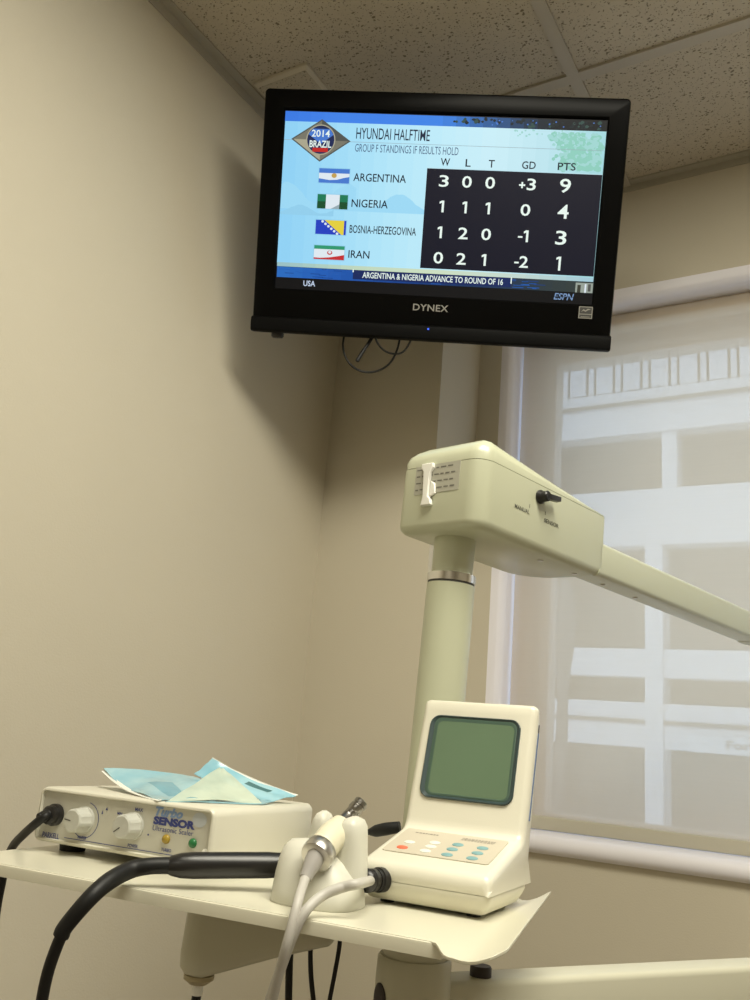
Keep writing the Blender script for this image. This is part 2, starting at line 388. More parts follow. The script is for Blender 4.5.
b.poly([F2(*p) for p in ((.2735, -.1595), (.295, -.1595), (.295, -.148), (.2735, -.148))], 1)
b.poly([F2(*p) for p in ((.2735, -.1665), (.295, -.1665), (.295, -.161), (.2735, -.161))], 1)
F3 = lambda u, v: (u, -.0011, v)
st = [(.276, -.157), (.280, -.1515), (.284, -.1535), (.288, -.150), (.293, -.1515), (.288, -.153), (.284, -.156), (.280, -.154)]
b.poly([F3(*p) for p in st], 0); b.poly([F3(*p) for p in ((.276, -.1655), (.292, -.1655), (.292, -.1645), (.276, -.1645))], 0)
b.build('energy_sticker', [mat('sticker_grey', (.30, .29, .26), .5), mat('sticker_dark', (.05, .05, .048), .5)], tv)
# the picture: one flat mesh with a material per colour
S = {}
SM = []
def sm(key, col, k=1.0):
    if key not in S: S[key] = len(SM); SM.append(emi('picture_'+key, col, k))
    return S[key]
b = MB(); L = [0.0]
def F(lv): return lambda u, v: (u/1000, .0035-lv*.00025, v/1000)
def quad(u0, v0, u1, v1, key, lv): b.poly([F(lv)(u0, v0), F(lv)(u1, v0), F(lv)(u1, v1), F(lv)(u0, v1)], S[key])
def polyp(pts, key, lv): b.poly([F(lv)(*p) for p in pts], S[key])
def hgrad(u0, v0, u1, v1, cols, lv, key):
    n = 24
    for i in range(n):
        t = (i+.5)/n*(len(cols)-1); j = min(int(t), len(cols)-2); f = t-j
        c = tuple(cols[j][q]*(1-f)+cols[j+1][q]*f for q in range(3)); kk = '%s%d' % (key, i); sm(kk, c)
        quad(u0+(u1-u0)*i/n, v0, u0+(u1-u0)*(i+1)/n, v1, kk, lv)
for key, c in dict(black=(7, 8, 12), white=(232, 246, 238), navy=(12, 14, 33), ink=(18, 24, 40), title=(28, 38, 60), sub=(72, 92, 124), steel=(120, 118, 104), steel2=(170, 166, 142), steel3=(82, 84, 80),
                   dball=(30, 42, 84), red=(190, 40, 36), fblue=(70, 120, 205), flw=(222, 232, 240), fgold=(196, 160, 84), ngreen=(26, 120, 84), ngreen2=(22, 78, 44), bblue=(34, 62, 190), byel=(226, 206, 62), igreen=(44, 150, 110),
                   ired=(196, 44, 50), water=(30, 92, 178), water2=(16, 62, 132), tbox=(18, 38, 92), gold=(196, 206, 176), tree=(158, 212, 208), tree2=(140, 204, 188), leafd=(20, 34, 40), leafm=(44, 74, 70), hill=(156, 216, 244),
                   hill2=(146, 206, 236), usa=(196, 212, 236), esp=(120, 150, 190), thumb=(150, 160, 150), rowl=(190, 226, 238), line=(150, 170, 178), brown=(58, 60, 50)).items(): sm(key, c)
quad(-293, -145, 295, 183, 'black', 0)
hgrad(-292, 163.4, 293, 181.5, [(56, 120, 226), (64, 130, 232), (60, 128, 232), (56, 130, 228), (36, 84, 140), (14, 22, 30), (10, 16, 20)], 1, 'st')
hgrad(-291.5, -95, 293.5, 163.4, [(142, 208, 244), (158, 218, 246), (176, 228, 248), (190, 234, 248), (200, 236, 246), (186, 226, 236), (160, 214, 220)], 1, 'bg')
hgrad(-291, -101.5, 293.5, -94, [(150, 190, 196), (190, 214, 190), (204, 222, 192), (196, 216, 206), (160, 200, 214)], 2, 'gl')
# faint hills
def hills(u0, u1, base, amp, key, lv, seed):
    rr = random.Random(seed); n = 24; pts = [(u0, base)]
    hs = [base+amp*(.45+.30*math.sin(i*.32+seed)+.05*rr.random()) for i in range(n+1)]
    pts += [(u0+(u1-u0)*i/n, hs[i]) for i in range(n+1)] + [(u1, base)]
    polyp(list(reversed(pts)), key, lv)
hills(-291, -150, 5, 62, 'hill', 2, 1); hills(-150, -22, 5, 44, 'hill', 2, 3)
hills(-291, -190, -6, 24, 'hill2', 3, 5)
# leaves on the right
rr = random.Random(8)
def blob(cx, cy, r, key, lv, n=9):
    polyp([(cx+r*(0.7+.5*rr.random())*math.cos(2*PI*i/n), cy+r*(.6+.45*rr.random())*math.sin(2*PI*i/n)) for i in range(n)], key, lv)
for _ in range(420):
    u, v = rr.uniform(170, 287), rr.uniform(96, 157)
    if u > 232-(v-92)*.25-26*rr.random() : blob(u, v, rr.uniform(3, 6.5), rr.choice(('tree', 'tree2')), 2+rr.random()*.5)
for _ in range(60):
    u = rr.uniform(20, 285); v = rr.uniform(166, 178) if u > 150 else rr.uniform(171, 179)
    blob(u, v, rr.uniform(2, 4.2), rr.choice(('leafd', 'leafd', 'leafm')), 2+rr.random()*.5)
for _ in range(14): blob(rr.uniform(60, 285), rr.uniform(168, 178), rr.uniform(1, 1.8), 'fblue', 3)
for _ in range(22): blob(rr.uniform(130, 250), rr.uniform(150, 162), rr.uniform(1.2, 2.6), 'tree', 2.8)
quad(-291, 129.4, 292, 130.2, 'line', 2.9)
# emblem
dL, dT, dR, dB = (-278, 131.5), (-222, 168.4), (-166.5, 130.5), (-222.3, 92)
polyp([dB, dR, dT, dL], 'steel3', 3)
sc_ = lambda p, s, c=(-222.3, 131): (c[0]+(p[0]-c[0])*s, c[1]+(p[1]-c[1])*s)
cc = (-222.3, 131)
polyp([sc_(dL, .93), cc, sc_(dT, .93)], 'steel', 3.4); polyp([cc, sc_(dR, .93), sc_(dT, .93)], 'steel3', 3.4)
polyp([sc_(dB, .93), cc, sc_(dL, .93)], 'steel2', 3.4); polyp([sc_(dB, .93), sc_(dR, .93), cc], 'steel', 3.4)
polyp(ell(-222.5, 131.5, 27.5, 27.5), 'steel2', 3.8); polyp(ell(-222.5, 131.5, 25.5, 25.5), 'dball', 4.1)
polyp([(-246, 141), (-222, 124), (-199, 141), (-206, 151), (-238, 151)], 'fblue', 4.3)
quad(-237, 109.5, -208, 117, 'red', 4.4)
b.text('2014', (-240, 136.5, -206, 149), F(5), S['white'], .012); b.text('BRAZIL', (-243, 117.5, -202, 130), F(5), S['white'], .018)
# lettering
b.text('HYUNDAI HALFTIME', (-156.9, 135.5, -21.2, 155.5), F(4), S['title'], .005)
b.text('GROUP F STANDINGS IF RESULTS HOLD', (-157.4, 112.5, 32.8, 126.5), F(4), S['sub'], .0)
for t, r in (('ARGENTINA', (-157, 59.5, -59.2, 74)), ('NIGERIA', (-157.3, 12.5, -89.6, 27)), ('BOSNIA-HERZEGOVINA', (-157.8, -34.5, -33.9, -20)), ('IRAN', (-157, -80, -117.5, -66))): b.text(t, r, F(4), S['ink'], .008)
for t, cx, w in (('W', 10.5, 17), ('L', 52, 9.5), ('T', 94.5, 11), ('GD', 161.5, 24.5), ('PTS', 229, 32)): b.text(t, (cx-w/2, 93, cx+w/2, 106.5), F(4), S['ink'], .012)
# flags
def flag(u0, v0, u1, v1, kind):
    w, h = u1-u0, v1-v0; P = lambda a, c: (u0+w*a, v0+h*c)
    quad(u0-1.5, v0-1.5, u1+1.5, v1+1.5, 'hill2', 3); 
    if kind == 'a':
        quad(u0, v0, u1, v1, 'flw', 3.4); quad(u0, v0+h*.68, u1, v1, 'fblue', 3.8)
        polyp([P(.0, 0), P(1, 0), P(1, .46), P(.82, .38), P(.6, .24), P(.35, .2), P(0, .30)], 'fblue', 3.8); polyp(ell(u0+w*.5, v0+h*.52, 5, 4.4, 12), 'fgold', 4)
    if kind == 'n':
        quad(u0, v0, u1, v1, 'flw', 3.4); quad(u0, v0, u0+w*.28, v1, 'ngreen2', 3.8); quad(u1-w*.27, v0, u1, v1, 'ngreen2', 3.8)
        quad(u0, v0+h*.5, u0+w*.28, v1, 'ngreen', 4); quad(u1-w*.27, v0+h*.5, u1, v1, 'ngreen', 4); polyp([P(.45, 0), P(.73, 0), P(.73, .34)], 'line', 3.8)
    if kind == 'b':
        quad(u0, v0, u1, v1, 'bblue', 3.4); polyp([P(.28, 1), P(.86, 0), P(.93, 0), P(.93, 1)], 'byel', 3.8); quad(u0+w*.93, v0, u1, v1, 'bblue', 3.8)
        for q in range(6): polyp(ell(u0+w*(.22+.1*q), v0+h*(.90-.165*q), 2.5, 2.3, 10), 'flw', 4)
    if kind == 'i':
        quad(u0, v0, u1, v1, 'flw', 3.4); quad(u0, v0+h*.74, u1, v1, 'igreen', 3.8)
        polyp([P(0, 0), P(1, 0), P(1, .38), P(.8, .28), P(.5, .16), P(.2, .10), P(0, .12)], 'ired', 3.8); polyp(ell(u0+w*.52, v0+h*.50, 5, 4, 12), 'ired', 4); polyp(ell(u0+w*.52, v0+h*.53, 3, 2.6, 12), 'flw', 4.2)
flag(-221.7, 54.4, -164.6, 80.4, 'a'); flag(-221.8, 7.5, -164.6, 33.5, 'n'); flag(-222, -39.1, -164.7, -13.2, 'b'); flag(-222.2, -85.1, -164.8, -59.7, 'i')
# results table
quad(-21.9, -92, 293, 88.4, 'navy', 3); quad(-21.9, 87.6, 293, 89, 'rowl', 3.2)
def one(u, v, h): polyp([(u-.6, v-h), (u+3.4, v-h), (u+3.4, v+h), (u-1.2, v+h), (u-5, v+h-2.2), (u-5, v+h-5.8), (u-.6, v+h-4)], 'white', 4)
cols = (10.4, 52.4, 94.5, 161.8, 229.4)
for row, v in zip((('3', '0', '0', '+3', '9'), ('1', '1', '1', '0', '4'), ('1', '2', '0', '-1', '3'), ('0', '2', '1', '-2', '1')), (66, 20.5, -26, -72)):
    for i, (t, u) in enumerate(zip(row, cols)):
        h = 12.5 if i == 4 else 10.5; w = {'1': 7.5, '+3': 30, '-1': 19, '-2': 25}.get(t, 17.5)*(1.12 if i == 4 else 1)
        if t in ('-1', '-2', '+3'):
            if t[1] == '1': one(u+w/2-4, v, h)
            else: b.text(t[1], (u+w/2-16, v-h, u+w/2, v+h), F(4), S['white'], .012)
            quad(u-w/2, v-3.2, u-w/2+(11 if t[0] == '+' else 8), v-.2, 'white', 4)
            if t[0] == '+': quad(u-w/2+4, v-7.2, u-w/2+7, v+3.8, 'white', 4)
        elif t == '1': one(u, v, h)
        else: b.text(t, (u-w/2, v-h, u+w/2, v+h), F(4), S['white'], .012)
# ticker
hgrad(-290.5, -121.5, 294.5, -102, [(40, 108, 190), (30, 92, 180), (24, 78, 160), (16, 60, 130), (20, 50, 96), (30, 52, 84), (46, 58, 62), (52, 60, 56)], 1.5, 'tk')
for _ in range(60):
    u, v = rr.uniform(-288, 200), rr.uniform(-120, -104); quad(u, v, u+rr.uniform(6, 22), v+1.1, rr.choice(('water', 'water2')), 2)
quad(-146, -118.5, 147, -101.8, 'tbox', 3); quad(145.5, -112, 147.5, -100.5, 'white', 3.3); quad(-147, -106, -145, -100.5, 'white', 3.3)
b.text('ARGENTINA & NIGERIA ADVANCE TO ROUND OF 16', (-128, -115.5, 131.9, -104.5), F(4), S['white'], .012)
b.text('USA', (-238.6, -136, -216.1, -125.5), F(4), S['usa'], .015)
b.text('ESPN', (225.4, -136.5, 261.4, -124.5), F(4), S['esp'], .015, .2)
quad(224, -131.2, 263, -130.2, 'black', 4.6)
quad(262.7, -121.6, 293.6, -104.1, 'thumb', 3); quad(266, -121.6, 272, -108, 'brown', 3.3); quad(279, -121.6, 282, -106, 'flw', 3.3); quad(285, -119, 290, -106, 'steel3', 3.3)
b.build('screen', SM, tv)
# wall bracket that carries it
br = empty('wall_bracket', (XL, 1.40, 2.27)); tag(br, 'black swivel bracket holding the television to the left wall', 'bracket')
b = MB(); b.rbox((0, -.06, -.11), (.012, .06, .11), .006, .002); b.build('wall_plate', M_tvs, br)
bk = tv.location + Yt*.095; tt = bk - br.location
b = MB(); b.tube([(.010, 0, 0), (.12, .02, .0), (tt.x-.02, tt.y+.02, tt.z+.03), (tt.x+Yt.x*.012, tt.y+Yt.y*.012, tt.z+Yt.z*.012)], .016, 0, 14); b.build('arm', M_tvs, br)
b = MB(); o_ = Vector((tt.x, tt.y, tt.z)); b.lathe([(.05, -.003), (.05, .008), (.02, .012)], 0, o_, Yt, 24); b.build('mounting_disc', M_tvs, br)
# cables hanging below it
c = MB(); D = 1.66
c.tube([at(345, 318, D-.02), at(345, 330, D), at(343, 346, D), at(347, 360, D), at(358, 370, D), at(373, 372, D), at(388, 365, D), at(397, 350, D), at(401, 330, D), at(401, 318, D-.02)], .0020, 0, 8)
o = c.build('cable', M_black); tag(o, 'thin black cable looping lowest beneath the television', 'cable')
c = MB(); c.tube([at(374, 330, D-.03), at(377, 342, D-.03), at(385, 351, D-.03), at(396, 354, D-.03), at(405, 350, D-.03), at(413, 336, D-.03)], .0020, 0, 8)
o = c.build('cable', M_black); tag(o, 'short black cable in a shallow loop right under the television', 'cable')
c = MB(); c.tube([at(379, 317, D), at(376, 328, D), at(371, 339, D-.01), at(364, 350, D-.02)], .0032, 0, 10); c.tube([at(364, 350, D-.02), at(357, 361, D-.03)], .0036, 0, 10, 2)
o = c.build('cable_plug', M_black); tag(o, 'stubby black cable plug dangling inside the loop under the television', 'plug')

# ------------------------------------------------------------------ equipment post with swing arm
HX = Vector((.9719, -.2342, -.0235)); HY = Vector((.2337, .9720, -.0237)); HZ = HX.cross(HY)
HO = Vector((-.4969, .8699, 1.4876))
post = empty('equipment_post', HO, HX, HY, HZ); tag(post, 'pale green equipment post with rounded head housing and swing arm before the window', 'equipment post')
w, dd = .1136, .2658
def head_loop(z, q, y1=None):
    # plan of the housing: rounded near corners, far end flush with the arm
    y1 = dd if y1 is None else y1; r = max(.022-q, .004); pts = []
    for cx, cy, a0, rr_ in ((w-q-.005, y1-q-.005, 0, .005), (q+.05-.009, y1-q-.05, PI/2, .05), (q+.011-.009, q+.011, PI, .011), (w-q-r, q+r, 1.5*PI, r)):
        for i in range(8):
            a = a0+PI/2*i/7; pts.append((cx+rr_*math.cos(a), cy+rr_*math.sin(a), z))
    return pts
b = MB()
b.loft([head_loop(z, q) for q, z in ((.010, -.0005), (.0045, .0012), (.0012, .005), (0, .010), (0, .079))]); b.build('housing', [M_pole], post)
# domed cover above the seam: height follows the long profile
def top_h(y):
    tab = ((0, .1025), (.02, .110), (.06, .1150), (.10, .1145), (.145, .1105), (.19, .0995), (.225, .0905), (.2658, .0815))
    for (a, ha), (c_, hc) in zip(tab, tab[1:]):
        if a <= y <= c_: return ha+(hc-ha)*(y-a)/(c_-a)
    return tab[-1][1] if y > 0 else tab[0][1]
b = MB()
def cover_loop(t, q):
    l0 = head_loop(0, q); return [(x, y, .0800+(top_h(y)-.0800)*t) for x, y, _ in l0]
b.loft([cover_loop(t, q) for t, q in ((0, .0006), (.35, .0006), (.62, .003), (.82, .0085), (.94, .017), (1.0, .030))]); b.build('cover', M_pole, post)
b = MB(); b.loft([head_loop(z, .0012) for z in (.0788, .0802)]); b.build('seam', mat('seam_shadow_gap', (.16, .15, .10), .7), post)
b = MB(); b.loft([[(p[0], y, p[1]) for p in [(w-.042+.021+a, .0225+c_) for a, c_ in rrect(.042, .045, .006, 4)]] for y in (dd-.01, dd+.52)]); b.build('swing_arm', M_pole, post)
b = MB(); b.rbox((w-.0425, dd+.515, -.001), (w+.0005, dd+.56, .046), .012, .004); b.build('elbow', M_pole, post)
nx_, ny_ = .0455, .0455
b = MB(); b.lathe([(.0245, .002), (.0238, -.045)], 0, (nx_, ny_, 0)); b.build('neck', M_pole, post)
b = MB(); b.lathe([(.0270, -.0425), (.0283, -.0430), (.0283, -.0520), (.0270, -.0525)], 0, (nx_, ny_, 0)); b.build('collar_ring', M_chrome, post)
b = MB(); b.lathe([(.0278, -.0545), (.0278, -1.42)], 0, (nx_, ny_, 0), n=40); b.lathe([(.0272, -.052), (.0272, -.056)], 1, (nx_, ny_, 0)); b.build('column', [M_pole, M_ink], post)
b = MB(); b.lathe([(.11, -1.455), (.11, -1.42), (.05, -1.405)], 0, (nx_, ny_, 0), n=40); b.build('floor_plate', M_under, post)
# switch on the side face
b = MB(); P = (w, .112, .0640)
b.lathe([(.0085, 0), (.0085, .003), (.0065, .0055), (.0065, .012), (.005, .0135)], 0, P, (1, 0, 0), 24)
b.loft([[(w+x, .112+y, .064+z+.12*y) for y, z in ((a*1, c_) for a, c_ in ((y0, -h_), (y0, h_), (y1_, h_*.85), (y1_, -h_*.85)))] for x, y0, y1_, h_ in ((.006, -.004, .027, .0040), (.0135, -.003, .027, .0036))]); b.build('switch_knob', M_blackp, post, bevel=.001)
fr = lambda u, v: (w+.0004, u, v)
for t_, u0, v0, u1, v1, ut in (('MANUAL', .064, .0375, .0935, .0425, .0925), ('SENSOR', .1245, .0365, .1560, .0415, .1255)):
    b = MB(); b.text(t_, (u0, v0, u1, v1), fr, 0, .015); b.poly([fr(*p) for p in ((ut, .0455), (ut+.001, .0455), (ut+.001, .050), (ut, .050))])
    b.build('lettering', mat('switch_ink', (.10, .10, .075), .6), post)
b = MB(); b.loft([[(p[0]+.048, y, p[1]+.0625) for p in rrect(.067, .035, .0008, 2)] for y in (.0, -.0005)], 0)
rr = random.Random(2)
for i in range(4):
    u = .0165
    while u < .077:
        l = rr.uniform(.004, .009)
        if u+l < .079: b.poly([(u, -.0007, .0745-.0082*i+.0004*math.sin(u*900)), (u+l, -.0007, .0745-.0082*i), (u+l, -.0007, .0745-.0082*i+.0016), (u, -.0007, .0745-.0082*i+.0018)], 1)
        u += l+.0025
b.build('sticker', [M_label, mat('sticker_ink', (.16, .155, .13), .6)], post)
b = MB(); cl = [(.030, .0295), (.046, .0295), (.0445, .037), (.0405, .040), (.0400, .070), (.0440, .0755), (.0435, .081), (.0265, .081), (.0265, .0755), (.0300, .071), (.0325, .040)]
b.loft([[(x, y, z) for x, z in cl] for y in (-.0003, -.0055)])
b.loft([[(x, y, z) for x, z in ((.0405, .040), (.0495, .043), (.047, .056), (.0405, .060))] for y in (-.0003, -.003)])
b.build('clip', M_white, post, bevel=.0012)
for y in (.161, .239, .31, .40):
    b = MB(); b.lathe([(.0035, 0.0005), (.0035, -.0010), (.001, -.0012)], 0, (w-.026, y, -.0004), (0, 0, 1), 14); b.build('screw', M_steel, post)

# ------------------------------------------------------------------ tray on its arm
ZT = 1.120
tr = empty('instrument_tray', (-.290, .602, ZT), rz=.123); tag(tr, 'ivory instrument tray with curled right edge on a jointed arm', 'tray')
b = MB()
xs = [-.462, -.40, -.34, -.28, -.22, -.17, -.13, -.09, -.05, -.03, -.015, -.008, -.003, .002, .007, .012, .016, .020, .024, .030, .036, .042, .047, .051, .055, .058]
ts = [0, .004, .012, .03, .06, .1, .2, .3, .4, .5, .6, .7, .8, .86, .90, .93, .955, .975, .99, 1.0]
def sst(a, c_, x): t = max(0, min(1, (x-a)/(c_-a))); return t*t*(3-2*t)
def tray_pt(x, t):
    yf = -.036*sst(-.002, .020, x)-.010*sst(.02, .045, x)+.012*sst(.052, .060, x)
    yb = .256 - .026*sst(.0, .040, x)+.014*sst(.046, .058, x)
    y = yf+(yb-yf)*t
    z = .010*max(0, min(1, (x-.030)/.028))**1.6
    z += .013*sst(.215, .254, y)*(1-sst(-.02, .03, x))
    return Vector((x - .118*max(0, y+.03)*sst(-.06, .05, x), y, z))
grid = [[tray_pt(x, t) for x in xs] for t in ts]; nX = len(xs)
flat = [p for r in grid for p in r]
th = .0022
low = [p-Vector((0, 0, th)) for p in flat]; N = len(flat)
fs = [(r*nX+i, r*nX+i+1, (r+1)*nX+i+1, (r+1)*nX+i) for r in range(len(ts)-1) for i in range(nX-1)]
fl = [tuple(N+j for j in reversed(f)) for f in fs]
bd = [i for i in range(nX)] + [r*nX+nX-1 for r in range(1, len(ts))] + [(len(ts)-1)*nX+i for i in range(nX-2, -1, -1)] + [r*nX for r in range(len(ts)-2, 0, -1)]
side = [(bd[i], N+bd[i], N+bd[(i+1) % len(bd)], bd[(i+1) % len(bd)]) for i in range(len(bd))]
b.add(flat+low, fs+fl+side)
b.build('tray_top', M_tray, tr, bevel=.0008, seg=2)
b = MB(); prof = [(.004, -.0020), (.0004, -.0004), (-.0008, -.0012), (-.0012, -.0030), (-.0012, -.0105), (.0035, -.0105)]
b.loft([[(x, y, z) for y, z in prof] for x in (-.462, .004)]); b.build('front_flange', M_tray, tr)
inv = Matrix.Rotation(-.123, 3, 'Z')
def tl(p): return inv @ (Vector(p)-tr.location)
hb = tl((-.374, .734, ZT))
b = MB(); b.lathe([(.062, -.0022), (.066, -.008), (.060, -.013), (.034, -.021), (.0275, -.024), (.0275, -.050)], 0, hb, n=40); b.build('hub', M_armb, tr)
b = MB(); b.lathe([(.0275, -.043), (.0300, -.0425), (.0315, -.045), (.0320, -.060), (.0320, -.15), (.028, -.156)], 0, hb, n=40); b.build('joint_collar', M_armb, tr)
# dark oval plug on the collar, facing the viewer's left
pc = tl(Vector((-.374, .734, 0))); pd = (inv @ Vector((-.50, -.87, 0))).normalized(); pdl = Vector((pd.x, pd.y, 0)).normalized(); pu = Vector((0, 0, 1)); ps = pdl.cross(pu)
b = MB(); o_ = Vector((hb.x, hb.y, -.0745)); 
b.loft([[o_+pdl*(math.sqrt(max(.0320**2-(a*sc1)**2, 0))+h_)+ps*a*sc1+pu*c_*sc1 for a, c_ in ell(0, 0, .0085, .0125, 24)] for sc1, h_ in ((1, -.002), (1, .0012), (.85, .0022))]); b.build('cover_plug', M_brown, tr)
# the long arm below it
ua = inv @ Vector((.520, .854, 0)); na = inv @ Vector((.854, -.520, 0))
b = MB(); ca = Vector((hb.x, hb.y, -.060)); sec = rrect(.037, .062, .006, 4)
b.loft([[ca+ua*l+na*p[0]+Vector((0, 0, p[1]-.031)) for p in sec] for l in (.026, .62)]); b.build('support_arm', M_armb, tr)
kp = tl(on_z(480.5, 976, 1.06)); b = MB(); b.lathe([(.0095, -.002), (.0095, .007), (.0085, .0085)], 0, (kp.x, kp.y, -.060), n=28); b.build('arm_button', M_brown, tr)
en = ca+ua*.62; b = MB(); b.lathe([(.034, .01), (.034, -ZT+.06+.03)], 0, (en.x, en.y, -.060), n=32); b.lathe([(.16, -ZT+.06), (.16, -ZT+.085), (.05, -ZT+.10)], 0, (en.x, en.y, -.060), n=32); b.build('floor_post', M_armb, tr)
# hollow bracket below the tray
b = MB(); A = tl((-.549, .672, ZT)); Bq = tl((-.470, .722, ZT))
def slot(z0a, z0b, ra, rb, n=14):
    d = Vector((Bq.x-A.x, Bq.y-A.y, 0)); d.normalize(); s_ = Vector((-d.y, d.x, 0)); out = []
    for i in range(n+1):
        a = PI/2+PI*i/n; q = d*math.cos(a)*ra+s_*math.sin(a)*ra; out.append(Vector((A.x, A.y, z0a))+q)
    for i in range(n+1):
        a = -PI/2+PI*i/n; q = d*math.cos(a)*rb+s_*math.sin(a)*rb; out.append(Vector((Bq.x, Bq.y, z0b))+q)
    return out
b.loft([slot(-.002, -.002, .0205, .020), slot(-.062, -.038, .0232, .019), slot(-.074, -.045, .0225, .018), slot(-.0785, -.0485, .019, .015), slot(-.080, -.050, .013, .010)]); b.build('bracket', M_armb, tr)
vp = A+Vector((-.004, -.002, 0)); b = MB(); b.lathe([(.010, -.079), (.0135, -.0805), (.0135, -.084), (.008, -.088)], 0, (vp.x, vp.y, 0), n=24); vo = b.build('valve_cap', M_valve, tr)
b = MB(); b.lathe([(.0050, -.087), (.0050, -.097)], 0, (vp.x, vp.y, 0), n=16); b.build('nozzle', M_white, tr)
b = MB(); b.tube([(vp.x, vp.y, -.095), (vp.x, vp.y, -.13), (vp.x+.01, vp.y+.01, -.22)], .0042); b.build('hose', M_black, tr)

# ------------------------------------------------------------------ ultrasonic scaler unit
sy = .0956; SO = Vector((-.7547, .6321, 1.1280))
su_ = empty('scaler_unit', (SO.x, SO.y, ZT), rz=sy); tag(su_, 'boxy ivory dental scaler unit with two control knobs standing on the tray', 'scaler')
w, d, h, z0 = .2127, .1877, .0516, .008
b = MB()
def fl_(q, y, r=.008): return [(w/2+p[0], y, z0+h/2+p[1]) for p in rrect(w-2*q, h-2*q, max(r-q, .001), 5)]
b.loft([fl_(.006, d), fl_(.002, d-.001), fl_(0, d-.005), fl_(0, .004), fl_(.0008, .001), fl_(.002, 0), fl_(.0035, 0), fl_(.0045, .003)], 0, True, False); b.build('case', M_scal, su_)
b = MB(); b.loft([fl_(.0042, .0026), fl_(.0042, .006)]); b.build('front_panel', M_panel, su_)
sp_ = lambda u, v: (u/1000, .0023, z0+v/1000)
b = MB()
b.text('PARKELL', (10, 4.2, 32, 9.2), sp_, 0, .02); b.text('WATER', (55, 7.6, 66.5, 10.6), sp_, 0, .02); b.text('POWER', (117.5, 7.6, 129.5, 10.8), sp_, 0, .02)
b.text('MAX', (120, 40, 129.5, 43.2), sp_, 0, .02); b.text('MIN', (99.5, 34.5, 105.5, 37), sp_, 0, .02); b.text('TURBO', (156.5, 8.8, 168, 11.8), sp_, 0, .02)
b.text('SENSOR', (143.3, 30.8, 191, 38.2), sp_, 0, .06); b.text('Ultrasonic Scaler', (143.6, 25.5, 190, 30), sp_, 0, .0)
b.poly([sp_(*p) for p in ((38.5, 6.4), (205, 6.4), (205, 7.0), (38.5, 7.0))])
b.poly([sp_(*p) for p in ((84.5, 37), (87.5, 37), (86, 40))]); b.poly([sp_(*p) for p in ((80.3, 33), (82, 33), (81.2, 37))]); b.poly([sp_(*p) for p in ell(139.5, 21, .9, .9, 10)])
for i in range(22):   # dial arcs
    a0, a1 = -2.2+i*.2*1.0, -2.2+(i+1)*.2; 
    if a1 < 1.6:
        b.poly([sp_(61.5+16*math.cos(a0), 25.5+16*math.sin(a0)), sp_(61.5+16*math.cos(a1), 25.5+16*math.sin(a1)), sp_(61.5+16.7*math.cos(a1), 25.5+16.7*math.sin(a1)), sp_(61.5+16.7*math.cos(a0), 25.5+16.7*math.sin(a0))])
b.text('Turbo', (144, 38.4, 176, 46.8), sp_, 1, .05, .3)
b.poly([sp_(*p) for p in ell(195, 40, 8, 6.5, 20)], 2)
b.build('panel_lettering', [M_blueink, M_blueink2, mat('pale_blue_ink', (.50, .53, .56), .5)], su_)
for i, (u, v, ang) in enumerate(((60.5, 25.3, 3.05), (120.5, 26.5, 3.75))):
    b = MB(); n = 48; o_ = Vector((u/1000, .0026, z0+v/1000))
    def kl(r, y, rip): return [(o_.x+(r+(rip if (j//3) % 2 else 0))*math.cos(2*PI*j/n), o_.y-y, o_.z+(r+(rip if (j//3) % 2 else 0))*math.sin(2*PI*j/n)) for j in range(n)]
    b.loft([kl(.0125, 0, 0), kl(.0125, .0025, 0), kl(.0112, .003, .0006), kl(.0102, .0170, .0006), kl(.0092, .0180, 0)]); kn = b.build('control_knob', M_knob, su_, angle=30)
    b = MB(); c0, s0 = math.cos(ang), math.sin(ang)
    b.poly([(o_.x+a*c0-q*s0, o_.y-.0182, o_.z+a*s0+q*c0) for a, q in ((.001, -.0005), (.009, -.0005), (.009, .0005), (.001, .0005))]); b.build('pointer_line', M_ink, kn)
for nm, u, v, m_ in (('indicator_light', 160.8, 19.6, M_ledy), ('indicator_light', 190.9, 19.7, M_ledg)):
    b = MB(); b.lathe([(.0042, 0), (.0042, .0012), (.0034, .0026), (.0018, .0034), (.0002, .0036)], 0, (u/1000, .0026, z0+v/1000), (0, -1, 0), 20); o = b.build(nm, m_, su_)
    o['label'] = 'yellow indicator light' if m_ == M_ledy else 'green indicator light'
b = MB(); b.lathe([(.0032, 0), (.0032, .0008), (.002, .0014)], 0, (.2053, .0026, z0+.0135), (0, -1, 0), 16); b.build('screw', M_white, su_)
b = MB(); b.lathe([(.0105, 0), (.0105, .004), (.0088, .005), (.0088, .0105), (.0062, .012)], 0, (.0230, .0026, z0+.0262), (0, -1, 0), 24); b.build('hose_socket', M_blackp, su_)
for x in (.028, w-.028):
    for y in (.028, d-.028):
        b = MB(); b.lathe([(.0125, .0), (.0135, .008)], 0, (x, y, 0), n=20); b.build('foot', M_black, su_)
RZ = Matrix.Rotation(sy, 3, 'Z')
def sw(x, y, z): return Vector((SO.x, SO.y, ZT)) + RZ @ Vector((x, y, z))
# hose from the socket, drooping over the tray's left end
c = MB(); s0 = sw(.0230, -.006, z0+.0262)
c.tube([s0, at(44, 817, .852), at(34, 825, .855), at(24, 834, .875), at(13, 846, .905), at(6, 862, .925), at(2, 882, .925), at(-4, 915, .92), at(-9, 970, .91)], .0043, 0, 12); c.lathe([(.0062, 0), (.0058, .006), (.0040, .012)], 0, s0, (RZ @ Vector((-.25, -1, -.2))), 16)
o = c.build('hose', M_black); tag(o, 'thin black hose plugged into the socket of the scaler unit', 'hose')

